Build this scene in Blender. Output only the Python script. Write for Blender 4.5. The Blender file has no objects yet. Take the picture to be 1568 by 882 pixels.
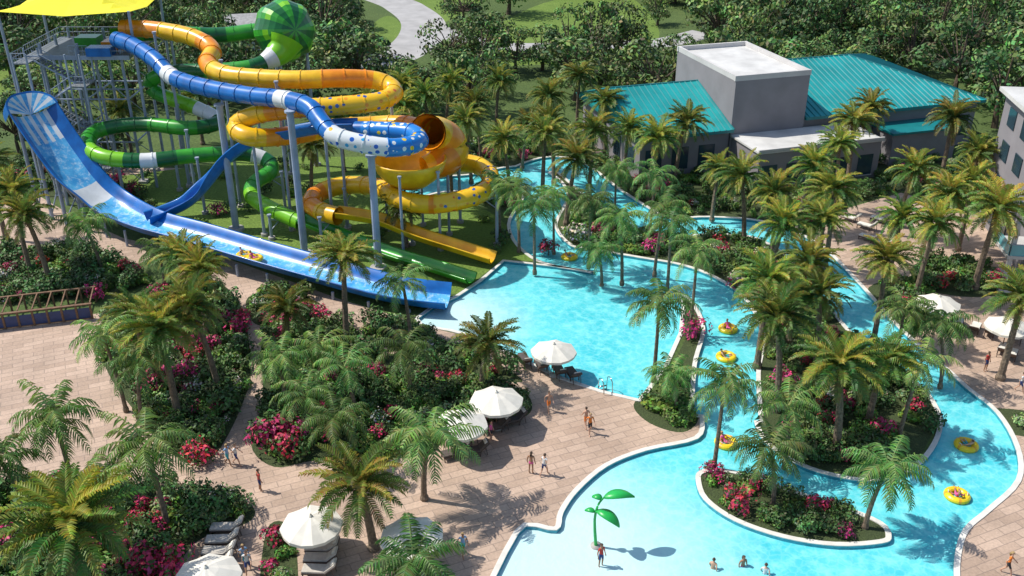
import bpy, bmesh, math, random
from mathutils import Vector, Matrix, noise
from mathutils.geometry import delaunay_2d_cdt
random.seed(7)
rnd=random.random
def U(a,b): return a+(b-a)*rnd()
scene=bpy.context.scene
COL=scene.collection
# ---------------------------------------------------------------- survey helpers
F=1500.0;H=40.0;PT=math.radians(27);CP=math.cos(PT);SP=math.sin(PT)
def P(u,v,z=0.0):
    x=(u-784)/F;y=(441-v)/F
    t=(H-z)/(SP-y*CP)
    return Vector((x*t,t*(CP+y*SP),z))
def R(u,v,Y):
    x=(u-784)/F;y=(441-v)/F
    t=Y/(CP+y*SP)
    return Vector((x*t,Y,H-t*(SP-y*CP)))
def G2(u,v):
    p=P(u,v);return Vector((p.x,p.y))
# ---------------------------------------------------------------- materials
def new_mat(name):
    m=bpy.data.materials.new(name);m.use_nodes=True
    nt=m.node_tree;b=nt.nodes['Principled BSDF'];return m,nt,b
def N(nt,t,**kw):
    n=nt.nodes.new(t)
    for k,v in kw.items():
        if k in n.inputs: n.inputs[k].default_value=v
        else: setattr(n,k,v)
    return n
def mixc(nt,fac,a,b,mode='MIX'):
    n=nt.nodes.new('ShaderNodeMix');n.data_type='RGBA';n.blend_type=mode
    for s,val in ((0,fac),(6,a),(7,b)):
        if hasattr(val,'links') or hasattr(val,'is_output'): nt.links.new(val,n.inputs[s])
        else: n.inputs[s].default_value=val if s==0 else (*val,1)
    return n.outputs[2]
def noise_fac(nt,scale,detail=4,lo=.35,hi=.65,rough=.55):
    g=N(nt,'ShaderNodeNewGeometry')
    n=N(nt,'ShaderNodeTexNoise',Scale=scale,Detail=detail,Roughness=rough)
    nt.links.new(g.outputs['Position'],n.inputs['Vector'])
    r=N(nt,'ShaderNodeMapRange');r.inputs[1].default_value=lo;r.inputs[2].default_value=hi
    nt.links.new(n.outputs[0],r.inputs[0]);return r.outputs[0]
def bump(nt,b,h,strength=.3,dist=.05):
    n=N(nt,'ShaderNodeBump',Strength=strength,Distance=dist)
    nt.links.new(h,n.inputs['Height']);nt.links.new(n.outputs[0],b.inputs['Normal'])
def simple(name,c,rough=.6,var=.15,scale=1.5,metal=0,coat=0):
    m,nt,b=new_mat(name)
    f=noise_fac(nt,scale)
    d=tuple(x*(1-var) for x in c);e=tuple(min(1,x*(1+var*.6)) for x in c)
    nt.links.new(mixc(nt,f,d,e),b.inputs['Base Color'])
    b.inputs['Roughness'].default_value=rough;b.inputs['Metallic'].default_value=metal
    if coat:b.inputs['Coat Weight'].default_value=coat
    return m
def foliage(name,rough=.55,trans=.3):
    m,nt,b=new_mat(name)
    a=N(nt,'ShaderNodeVertexColor');a.layer_name='Col'
    oi=N(nt,'ShaderNodeObjectInfo')
    hs=N(nt,'ShaderNodeHueSaturation')
    mr=N(nt,'ShaderNodeMapRange');mr.inputs[3].default_value=.68;mr.inputs[4].default_value=1.3
    nt.links.new(oi.outputs['Random'],mr.inputs[0]);nt.links.new(mr.outputs[0],hs.inputs['Value'])
    ml=N(nt,'ShaderNodeMath',operation='MULTIPLY');ml.inputs[1].default_value=7.31
    fr=N(nt,'ShaderNodeMath',operation='FRACT');mh=N(nt,'ShaderNodeMapRange');mh.inputs[3].default_value=.485;mh.inputs[4].default_value=.525
    nt.links.new(oi.outputs['Random'],ml.inputs[0]);nt.links.new(ml.outputs[0],fr.inputs[0]);nt.links.new(fr.outputs[0],mh.inputs[0]);nt.links.new(mh.outputs[0],hs.inputs['Hue'])
    nt.links.new(a.outputs[0],hs.inputs['Color'])
    nt.links.new(hs.outputs[0],b.inputs['Base Color'])
    b.inputs['Roughness'].default_value=rough
    b.inputs['Specular IOR Level'].default_value=.35
    if trans>0:
        tr=N(nt,'ShaderNodeBsdfTranslucent');nt.links.new(hs.outputs[0],tr.inputs['Color'])
        mx=N(nt,'ShaderNodeMixShader');mx.inputs[0].default_value=trans
        out=nt.nodes['Material Output']
        nt.links.new(b.outputs[0],mx.inputs[1]);nt.links.new(tr.outputs[0],mx.inputs[2]);nt.links.new(mx.outputs[0],out.inputs[0])
    return m
M={}
M['palm']=foliage('palm_frond',.5,.32);M['leaf']=foliage('leaf',.65,0);M['shrub']=foliage('shrub_leaf',.55,0)
M['trunk']=simple('palm_trunk',(.2,.15,.105),.9,.4,6)
M['bark']=simple('bark',(.11,.08,.055),.9,.4,4)
def tube_mat(name,c,c2=None,water=0):
    m,nt,b=new_mat(name)
    f=noise_fac(nt,.8,3)
    c_=mixc(nt,f,tuple(x*.85 for x in c),c2 or c)
    if water:
        f2=noise_fac(nt,2.2,6,.5,.72,.7);mu=N(nt,'ShaderNodeMath',operation='MULTIPLY');mu.inputs[1].default_value=.75
        nt.links.new(f2,mu.inputs[0]);c_=mixc(nt,mu.outputs[0],c_,(.72,.86,.9))
    nt.links.new(c_,b.inputs['Base Color'])
    b.inputs['Roughness'].default_value=.32;b.inputs['Coat Weight'].default_value=.15
    return m
M['yel']=tube_mat('slide_yellow',(.88,.47,.01),(.92,.56,.015));M['org']=tube_mat('slide_orange',(.88,.27,.008),(.9,.33,.012))
M['blu']=tube_mat('slide_blue',(.004,.12,.42),(.006,.16,.52));M['lblu']=tube_mat('slide_wet_light_blue',(.05,.36,.74),(.12,.5,.83),1)
M['wht']=tube_mat('slide_white',(.78,.8,.8));M['grn']=tube_mat('slide_green',(.03,.3,.03),(.05,.38,.03))
M['dgrn']=tube_mat('slide_dark_green',(.008,.12,.03),(.012,.16,.035));M['lime']=tube_mat('slide_lime',(.22,.6,.02))
def dots(name,base,dcols,scale):
    m,nt,b=new_mat(name)
    g=N(nt,'ShaderNodeNewGeometry');v=N(nt,'ShaderNodeTexVoronoi',Scale=scale,Randomness=.45)
    nt.links.new(g.outputs['Position'],v.inputs['Vector'])
    lt=N(nt,'ShaderNodeMath',operation='LESS_THAN');lt.inputs[1].default_value=.3
    nt.links.new(v.outputs['Distance'],lt.inputs[0])
    sx=N(nt,'ShaderNodeSeparateColor');nt.links.new(v.outputs['Color'],sx.inputs[0])
    cr=N(nt,'ShaderNodeValToRGB');cr.color_ramp.interpolation='CONSTANT'
    els=cr.color_ramp.elements
    els[0].color=(*dcols[0],1);els[1].position=.5;els[1].color=(*dcols[1],1)
    if len(dcols)>2:
        e=els.new(.75);e.color=(*dcols[2],1)
    nt.links.new(sx.outputs[0],cr.inputs[0])
    nt.links.new(mixc(nt,lt.outputs[0],base,(1,1,1)),b.inputs['Base Color'])
    mm=[n for n in nt.nodes if n.type=='MIX'][0];nt.links.new(cr.outputs[0],mm.inputs[7])
    b.inputs['Roughness'].default_value=.3;b.inputs['Coat Weight'].default_value=.2
    return m
M['dotw']=dots('slide_white_dots',(.75,.78,.78),[(.01,.12,.55),(.85,.5,.02),(.05,.4,.7)],1.45)
M['dotb']=dots('slide_blue_dots',(.01,.2,.6),[(.8,.82,.8),(.85,.6,.03),(.8,.82,.8)],1.45)
M['doty']=dots('slide_yellow_dots',(.9,.52,.015),[(.03,.12,.4),(.75,.15,.02),(.8,.3,.01)],1.6)
M['steel']=simple('galvanised_steel',(.32,.38,.48),.45,.15,1)
M['dsteel']=simple('dark_steel',(.18,.2,.22),.5,.2,2)
M['concrete']=simple('concrete',(.42,.40,.37),.85,.2,1)
M['coping']=simple('pool_coping',(.74,.71,.64),.7,.12,1.2)
M['tile']=simple('pool_tile_wall',(.05,.33,.42),.4,.25,3)
M['wallg']=simple('stucco_grey',(.25,.235,.245),.9,.1,.4)
M['wallw']=simple('stucco_white',(.55,.53,.51),.85,.1,.5)
M['roofw']=simple('flat_roof_membrane',(.6,.59,.56),.85,.16,.4)
M['teal']=simple('teal_metal_roof',(.01,.31,.31),.45,.22,.25)
M['teal2']=simple('teal_roof_seam',(.008,.2,.21),.45,.15,.5)
M['glass']=simple('window_glass',(.03,.06,.08),.08,.2,.5)
M['rail_glass']=simple('balcony_glass',(.12,.42,.48),.1,.15,.6)
M['canvas']=simple('canvas_cream',(.76,.72,.63),.9,.07,2)
M['yfab']=simple('yellow_fabric',(.86,.78,.03),.8,.08,.6)
M['wood']=simple('timber',(.20,.11,.06),.7,.3,4)
M['wicker']=simple('wicker_brown',(.10,.07,.055),.8,.3,8)
M['cush']=simple('cushion_taupe',(.55,.5,.43),.9,.12,4)
M['cushd']=simple('cushion_dark',(.11,.09,.08),.9,.2,4)
M['rubber']=simple('inflatable_yellow',(.86,.62,.02),.35,.06,2)
M['rubw']=simple('inflatable_stripe',(.75,.38,.03),.35,.06,2)
M['leafg']=simple('painted_leaf_green',(.02,.42,.08),.35,.1,2)
M['chrome']=simple('stainless',(.6,.6,.6),.2,.05,2,metal=1)
M['housew']=simple('clapboard_white',(.7,.7,.68),.8,.08,1);M['shingle']=simple('roof_shingle',(.42,.41,.4),.9,.2,2)
M['panel']=simple('blue_panel',(.02,.05,.16),.4,.2,2)
def skinm(n,c):return simple(n,c,.55,.06,6)
M['skin1']=skinm('skin_light',(.58,.34,.23));M['skin2']=skinm('skin_tan',(.36,.19,.11))
CL={'red':(.5,.05,.04),'navy':(.03,.06,.2),'white':(.7,.7,.7),'pink':(.75,.12,.35),'teal':(.05,.4,.45),'orange':(.75,.2,.03),'black':(.03,.03,.035),'lblue':(.25,.42,.65),'green':(.1,.35,.1)}
for k,c in CL.items(): M['c_'+k]=simple('cloth_'+k,c,.85,.15,8)
M['hair1']=simple('hair_brown',(.06,.035,.02),.7,.3,20);M['hair2']=simple('hair_blond',(.4,.27,.12),.7,.3,20);M['eye']=simple('eye_dark',(.02,.02,.02),.3,.1,5)
# ground materials
def grass_mat(name,a,b_,s=.6):
    m,nt,b=new_mat(name)
    f1=noise_fac(nt,s*.12,5);f2=noise_fac(nt,s*5,4);f3=noise_fac(nt,s*.7,5,.45,.7)
    c=mixc(nt,f1,a,b_);c=mixc(nt,f2,tuple(x*.65 for x in a),c)
    c=mixc(nt,f3,c,tuple(x*.8 for x in a))
    nt.links.new(c,b.inputs['Base Color']);b.inputs['Roughness'].default_value=.95
    bump(nt,b,f2,.5,.12);return m
M['terrain']=grass_mat('terrain_grass',(.08,.135,.03),(.13,.19,.045))
M['lawn']=grass_mat('lawn_grass',(.15,.25,.035),(.23,.34,.06),.8)
M['soil']=grass_mat('mulch_and_groundcover',(.06,.085,.028),(.1,.14,.04),1.5)
def paving():
    m,nt,b=new_mat('stone_paving')
    g=N(nt,'ShaderNodeNewGeometry')
    mp=N(nt,'ShaderNodeMapping');mp.inputs['Rotation'].default_value=(0,0,math.radians(-24))
    nt.links.new(g.outputs['Position'],mp.inputs[0])
    br=N(nt,'ShaderNodeTexBrick',Scale=1.0);br.inputs['Brick Width'].default_value=1.5;br.inputs['Row Height'].default_value=.62
    br.inputs['Mortar Size'].default_value=.035;br.inputs['Mortar Smooth'].default_value=.4
    br.inputs['Color1'].default_value=(.56,.42,.325,1);br.inputs['Color2'].default_value=(.45,.33,.25,1);br.inputs['Mortar'].default_value=(.33,.25,.2,1)
    nt.links.new(mp.outputs[0],br.inputs[0])
    f=noise_fac(nt,.25,6,.3,.7);f2=noise_fac(nt,6,4)
    c=mixc(nt,f,(.82,.80,.78),(1.14,1.11,1.08))
    c=mixc(nt,1.0,br.outputs[0],c,'MULTIPLY')
    c2=mixc(nt,f2,(.86,.86,.86),(1.06,1.06,1.06));c=mixc(nt,1.0,c,c2,'MULTIPLY')
    nt.links.new(c,b.inputs['Base Color']);b.inputs['Roughness'].default_value=.8
    return m
M['paving']=paving()
M['road']=simple('asphalt_road',(.42,.41,.4),.9,.15,.3)
def water():
    m,nt,b=new_mat('pool_water')
    g=N(nt,'ShaderNodeNewGeometry')
    f=noise_fac(nt,.22,5,.3,.7)
    c=mixc(nt,f,(.05,.52,.60),(.15,.68,.72))
    f3=noise_fac(nt,1.3,4,.45,.7)
    c=mixc(nt,f3,c,(.22,.74,.77))
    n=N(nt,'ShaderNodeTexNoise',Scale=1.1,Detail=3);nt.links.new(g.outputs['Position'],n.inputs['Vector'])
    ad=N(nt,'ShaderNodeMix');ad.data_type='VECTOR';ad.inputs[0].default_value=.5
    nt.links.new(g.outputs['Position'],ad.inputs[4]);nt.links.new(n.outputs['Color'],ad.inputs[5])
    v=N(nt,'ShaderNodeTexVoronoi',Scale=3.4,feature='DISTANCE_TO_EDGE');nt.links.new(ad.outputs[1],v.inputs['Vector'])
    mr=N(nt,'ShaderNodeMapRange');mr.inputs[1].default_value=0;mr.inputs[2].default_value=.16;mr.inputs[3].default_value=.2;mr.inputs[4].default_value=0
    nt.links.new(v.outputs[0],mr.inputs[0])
    c=mixc(nt,mr.outputs[0],c,(.4,.8,.82))  # caustic light lines painted into the water's base colour
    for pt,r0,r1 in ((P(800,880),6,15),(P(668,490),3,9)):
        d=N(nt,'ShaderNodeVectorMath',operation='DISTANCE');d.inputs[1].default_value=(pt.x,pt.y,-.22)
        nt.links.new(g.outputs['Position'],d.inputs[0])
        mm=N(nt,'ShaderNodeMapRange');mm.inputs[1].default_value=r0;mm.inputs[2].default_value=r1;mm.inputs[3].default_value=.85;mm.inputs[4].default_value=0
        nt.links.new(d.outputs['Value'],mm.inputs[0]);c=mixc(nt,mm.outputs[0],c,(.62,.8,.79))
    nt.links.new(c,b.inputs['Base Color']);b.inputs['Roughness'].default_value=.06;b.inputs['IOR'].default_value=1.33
    w=N(nt,'ShaderNodeTexNoise',Scale=2.2,Detail=4);nt.links.new(g.outputs['Position'],w.inputs['Vector'])
    bump(nt,b,w.outputs[0],.35,.12)
    return m
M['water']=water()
# ---------------------------------------------------------------- mesh builder
class MB:
    def __init__(s): s.v=[];s.f=[];s.m=[];s.c=[];s.mats=[]
    def mi(s,k):
        if k not in s.mats:s.mats.append(k)
        return s.mats.index(k)
    def add(s,vs,fs,mat,col=None,X=None):
        o=len(s.v);i=s.mi(mat)
        for p in vs:
            p=Vector(p);s.v.append((X@p) if X else p)
        for f in fs:
            s.f.append(tuple(o+k for k in f));s.m.append(i);s.c.append(col)
    def box(s,c,d,mat,rz=0,X=None):
        x,y,z=d[0]/2,d[1]/2,d[2]/2
        T=Matrix.Translation(Vector(c))@Matrix.Rotation(rz,4,'Z')
        if X:T=X@T
        s.add([(a*x,b*y,e*z) for a in(-1,1) for b in(-1,1) for e in(-1,1)],
              [(0,1,3,2),(4,6,7,5),(0,4,5,1),(2,3,7,6),(0,2,6,4),(1,5,7,3)],mat,None,T)
    def beam(s,a,b,r,mat,n=8,r2=None):
        a=Vector(a);b=Vector(b);s.tube([a,b],[r,r2 or r],mat,n)
    def tube(s,pts,rad,mat,n=8,cap=True):
        pts=[Vector(p) for p in pts];o=len(s.v);i=s.mi(mat)
        L=len(pts)
        for k,p in enumerate(pts):
            T=(pts[min(k+1,L-1)]-pts[max(k-1,0)]).normalized()
            ref=Vector((0,0,1)) if abs(T.z)<.95 else Vector((1,0,0))
            S=T.cross(ref).normalized();W=S.cross(T)
            r=rad[k] if isinstance(rad,(list,tuple)) else rad
            for j in range(n):
                a=2*math.pi*j/n;s.v.append(p+S*math.cos(a)*r+W*math.sin(a)*r)
        for k in range(L-1):
            for j in range(n):
                a=o+k*n+j;b=o+k*n+(j+1)%n
                s.f.append((a,b,b+n,a+n));s.m.append(i);s.c.append(None)
        if cap:
            s.f.append(tuple(o+j for j in range(n))[::-1]);s.m.append(i);s.c.append(None)
            s.f.append(tuple(o+(L-1)*n+j for j in range(n)));s.m.append(i);s.c.append(None)
    def sweep(s,pts,prof,matf,close=True):
        o=len(s.v);L=len(pts);n=len(prof(0))
        for k,p in enumerate(pts):
            T=(pts[min(k+1,L-1)]-pts[max(k-1,0)]).normalized()
            S=T.cross(Vector((0,0,1))).normalized();W=S.cross(T)
            for (x,y) in prof(k): s.v.append(p+S*x+W*y)
        for k in range(L-1):
            for j in range(n if close else n-1):
                a=o+k*n+j;b=o+k*n+(j+1)%n
                s.f.append((a,b,b+n,a+n));s.m.append(s.mi(matf(k,j)));s.c.append(None)
    def mesh(s,name,smooth=False):
        me=bpy.data.meshes.new(name);me.from_pydata([tuple(p) for p in s.v],[],s.f)
        for k in s.mats: me.materials.append(M[k])
        me.polygons.foreach_set('material_index',s.m)
        if smooth: me.polygons.foreach_set('use_smooth',[True]*len(s.f))
        if any(c is not None for c in s.c):
            at=me.color_attributes.new('Col','FLOAT_COLOR','CORNER');arr=[]
            for f,c in zip(s.f,s.c):
                c=c or (.1,.1,.1)
                arr+= [c[0],c[1],c[2],1.0]*len(f)
            at.data.foreach_set('color',arr)
        me.update();return me
    def obj(s,name,parent=None,smooth=False,loc=None):
        return place(s.mesh(name,smooth),name,loc or (0,0,0),parent=parent)
def place(me,name,loc=(0,0,0),rz=0,sc=1,parent=None,tilt=(0,0)):
    o=bpy.data.objects.new(name,me);COL.objects.link(o);o.location=loc
    o.rotation_euler=(tilt[0],tilt[1],rz);o.scale=(sc,sc,sc) if not isinstance(sc,tuple) else sc
    if parent:o.parent=parent
    return o
def empty(name,loc=(0,0,0)):
    o=bpy.data.objects.new(name,None);COL.objects.link(o);o.location=loc;o.empty_display_size=.5;return o
def catmull(p,seg=8,closed=False):
    n=len(p);out=[]
    rng=n if closed else n-1
    for i in range(rng):
        if closed: a,b,c,d=p[(i-1)%n],p[i],p[(i+1)%n],p[(i+2)%n]
        else: a,b,c,d=p[max(i-1,0)],p[i],p[i+1],p[min(i+2,n-1)]
        for k in range(seg):
            t=k/seg
            out.append(.5*((2*b)+(c-a)*t+(2*a-5*b+4*c-d)*t*t+(3*b-a-3*c+d)*t**3))
    if not closed: out.append(p[-1].copy())
    return out
def resample(pts,step):
    out=[pts[0].copy()]
    L=sum((pts[i+1]-pts[i]).length for i in range(len(pts)-1));n=max(2,round(L/step));st=L/n
    d=0;target=st
    for i in range(len(pts)-1):
        seg=(pts[i+1]-pts[i]).length
        while d+seg>=target-1e-6 and len(out)<n:
            out.append(pts[i].lerp(pts[i+1],(target-d)/seg));target+=st
        d+=seg
    out.append(pts[-1].copy());return out
def pip(x,y,poly):
    c=False;n=len(poly);j=n-1
    for i in range(n):
        a=poly[i];b=poly[j]
        if (a[1]>y)!=(b[1]>y) and x<(b[0]-a[0])*(y-a[1])/(b[1]-a[1])+a[0]: c=not c
        j=i
    return c
# ---------------------------------------------------------------- plan polygons
def poly(pts,sm=True,seg=5):
    q=[G2(*p) for p in pts]
    return catmull(q,seg,True) if sm else q
def strip(pts,w,seg=7):
    c=catmull([G2(*p) for p in pts],seg)
    l=[];r=[]
    for i,p in enumerate(c):
        t=(c[min(i+1,len(c)-1)]-c[max(i-1,0)]).normalized();n=Vector((-t.y,t.x))
        l.append(p+n*w/2);r.append(p-n*w/2)
    return l+r[::-1]
main_pool=poly([(772,400),(860,410),(960,424),(1034,438),(1044,470),(1040,510),(1015,565),(978,612),(920,598),(860,578),(790,545),(730,515),(690,505),(648,498),(640,488),(665,470),(700,455),(738,430)],False)
fore_pool=poly([(794,816),(852,812),(862,785),(885,752),(930,714),(990,690),(1068,672),(1078,640),(1075,600),(1150,600),(1155,645),(1172,678),(1215,708),(1270,728),(1340,737),(1400,718),(1434,680),(1442,640),(1420,600),(1385,568),(1430,555),(1480,595),(1525,632),(1555,685),(1556,735),(1510,780),(1476,810),(1463,850),(1462,900),(1470,980),(800,980)],True,4)
river_a=strip([(600,300),(660,284),(730,278),(800,266),(836,295),(815,345),(845,385),(900,398),(970,410),(1040,424),(1095,455),(1122,505),(1112,565),(1112,640)],4.6)
river_b=strip([(800,266),(860,250),(930,300),(1010,345),(1090,345),(1165,352),(1225,380),(1275,430),(1330,495),(1375,540),(1410,575)],4.2)
isl_front=poly([(1066,735),(1078,765),(1125,798),(1200,824),(1280,836),(1350,832),(1364,822),(1350,800),(1290,775),(1210,750),(1150,728),(1100,718),(1072,722)],True,4)
paves=[poly([(345,395),(430,425),(520,458),(600,482),(650,500),(740,520),(860,580),(978,614),(1074,640),(1070,675),(852,814),(800,1000),(-300,1000),(-260,470),(0,500),(150,480),(300,440)],False),
 poly([(1225,415),(1255,350),(1300,318),(1380,295),(1500,330),(1720,400),(2000,980),(1440,1000),(1455,640),(1390,548),(1330,470)],False),
 poly([(-60,330),(60,300),(110,330),(190,365),(260,380),(200,410),(60,380),(-60,400)],False),
 poly([(880,215),(960,215),(1130,225),(1290,215),(1420,235),(1400,255),(1290,245),(1100,262),(960,250),(900,240)],False),
 poly([(120,258),(330,258),(520,262),(560,275),(420,285),(200,275)],True)]
beds=[poly([(-120,395),(60,380),(140,385),(225,415),(215,440),(120,458),(-120,470)]),
 poly([(150,500),(225,452),(330,432),(372,480),(384,560),(378,600),(350,665),(318,705),(270,700),(215,640),(165,570)]),
 poly([(405,500),(470,478),(545,505),(560,535),(620,545),(720,575),(800,598),(812,632),(760,650),(690,668),(650,700),(560,700),(480,705),(420,715),(384,680),(402,610)]),
 poly([(557,500),(600,485),(655,510),(745,548),(800,585),(700,570),(600,535),(562,520)]),
 poly([(-150,745),(60,745),(200,740),(340,765),(386,775),(380,800),(300,830),(260,900),(230,1000),(-150,1000)]),
 poly([(408,812),(440,802),(455,850),(450,930),(400,930)]),
 poly([(970,620),(1000,598),(1055,600),(1070,640),(1045,662),(995,648)]),
 poly([(1052,448),(1076,470),(1078,520),(1086,560),(1074,596),(1030,592),(1030,560),(1056,500)]),
 poly([(1490,640),(1530,625),(1620,640),(1620,670),(1530,662)]),
 poly([(380,455),(440,440),(490,470),(480,500),(410,500),(385,490)]),
 poly([(1330,440),(1400,430),(1440,470),(1400,520),(1440,560),(1390,545),(1350,500)]),
 poly([(1400,405),(1480,395),(1560,440),(1490,455),(1410,440)])]
grove=poly([(560,235),(700,215),(880,215),(960,240),(1120,255),(1290,250),(1300,310),(1250,345),(1225,415),(1330,480),(1395,565),(1440,640),(1400,718),(1340,737),(1215,708),(1155,645),(1160,520),(1110,440),(1040,415),(900,385),(850,360),(760,320),(640,262)],False)
grove2=poly([(1290,250),(1420,235),(1600,260),(1720,395),(1500,330),(1380,292),(1300,316)],False)
bedz=poly([(-200,290),(50,240),(200,240),(240,300),(330,340),(200,330),(60,300),(-200,340)],False)
lawns=[poly([(180,270),(420,240),(600,240),(640,268),(760,330),(830,400),(770,398),(700,450),(600,445),(400,390),(250,330)],False),
 poly([(700,100),(760,40),(850,0),(960,-5),(1010,50),(960,88),(800,100)]),
 poly([(560,105),(570,40),(600,25),(630,60),(620,95)]),poly([(-60,110),(60,95),(200,88),(300,95),(260,135),(100,140),(-60,160)]),
 poly([(665,38),(740,0),(800,-30),(640,-10)])]
road_c=[(470,-40),(590,-2),(625,14),(648,35),(640,62),(600,88),(540,102)]
roads=[strip(road_c,8.5),strip([(648,38),(760,70),(930,68),(1010,66),(1080,50)],6)]
W_=[main_pool,fore_pool,river_a,river_b]
islands=[isl_front]
allp=W_+islands+paves+beds+[grove,grove2,bedz]+lawns+roads
BBX=[(min(p[0] for p in q),max(p[0] for p in q),min(p[1] for p in q),max(p[1] for p in q)) for q in allp]
BB={id(q):b for q,b in zip(allp,BBX)}
def inany(x,y,ps):
    for q in ps:
        b=BB[id(q)]
        if b[0]<=x<=b[1] and b[2]<=y<=b[3] and pip(x,y,q): return True
    return False
def classify(x,y):
    if inany(x,y,islands): return 'soil'
    if inany(x,y,W_): return 'water'
    if inany(x,y,roads): return 'road'
    if inany(x,y,beds): return 'soil'
    if inany(x,y,lawns): return 'lawn'
    if inany(x,y,paves): return 'paving'
    if inany(x,y,[grove,grove2,bedz]): return 'soil'
    return 'terrain'
vs=[];es=[]
for q in allp+[[Vector((-1800,-300)),Vector((1800,-300)),Vector((1800,2600)),Vector((-1800,2600))]]:
    o=len(vs);n=len(q);vs+= [Vector((p[0],p[1])) for p in q];es+=[(o+i,o+(i+1)%n) for i in range(n)]
cv,ce,cf,_,_,_=delaunay_2d_cdt(vs,es,[],0,1e-4)
groups={}
for f in cf:
    x=sum(cv[i][0] for i in f)/3;y=sum(cv[i][1] for i in f)/3
    a,b,c=[cv[i] for i in f]
    if (b-a).cross(c-a)<0: f=f[::-1]
    groups.setdefault(classify(x,y),[]).append(tuple(f))
names={'soil':'planting_bed_ground','water':'pool_water','road':'road','lawn':'lawn','paving':'paved_deck','terrain':'ground_terrain'}
for k,fs in groups.items():
    z=-.22 if k=='water' else 0
    idx={};vv=[];ff=[]
    for f in fs:
        g=[]
        for i in f:
            if i not in idx: idx[i]=len(vv);vv.append((cv[i][0],cv[i][1],z))
            g.append(idx[i])
        ff.append(g)
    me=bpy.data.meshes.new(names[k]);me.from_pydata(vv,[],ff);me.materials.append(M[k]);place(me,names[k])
ed=set()
for f in groups['water']:
    for i in range(3): ed.add((f[i],f[(i+1)%3]))
bd={}
for a,b in ed:
    if (b,a) not in ed: bd.setdefault(a,[]).append(b)
mb=MB()
while bd:
    a=next(iter(bd));loop=[a];cur=a
    while cur in bd:
        nx=bd[cur].pop()
        if not bd[cur]: del bd[cur]
        if nx==a: break
        loop.append(nx);cur=nx
    q=[Vector(cv[i]) for i in loop]
    q2=[q[0]]
    for p in q[1:]:
        if (p-q2[-1]).length>.12:q2.append(p)
    q=q2;n=len(q)
    if n<6: continue
    rows=[]
    for i,p in enumerate(q):
        t=((q[(i+1)%n]-p).normalized()+(p-q[i-1]).normalized())
        t=t.normalized() if t.length>1e-3 else (q[(i+1)%n]-p).normalized()
        o=Vector((t.y,-t.x))
        if p.y<20: o*=0.2
        a=p-o*.04;b=p+o*.3
        rows.append([(a.x,a.y,-.5),(a.x,a.y,.0),(a.x,a.y,.06),(b.x,b.y,.06),(b.x,b.y,-.02)])
    flat=[x for r in rows for x in r]
    f1=[];f2=[]
    for i in range(n):
        j=(i+1)%n
        f2.append((i*5,j*5,j*5+1,i*5+1))
        for k in (1,2,3): f1.append((i*5+k,j*5+k,j*5+k+1,i*5+k+1))
    mb.add(flat,f1,'coping');mb.add(flat,f2,'tile')
mb.obj('pool_coping')
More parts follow.
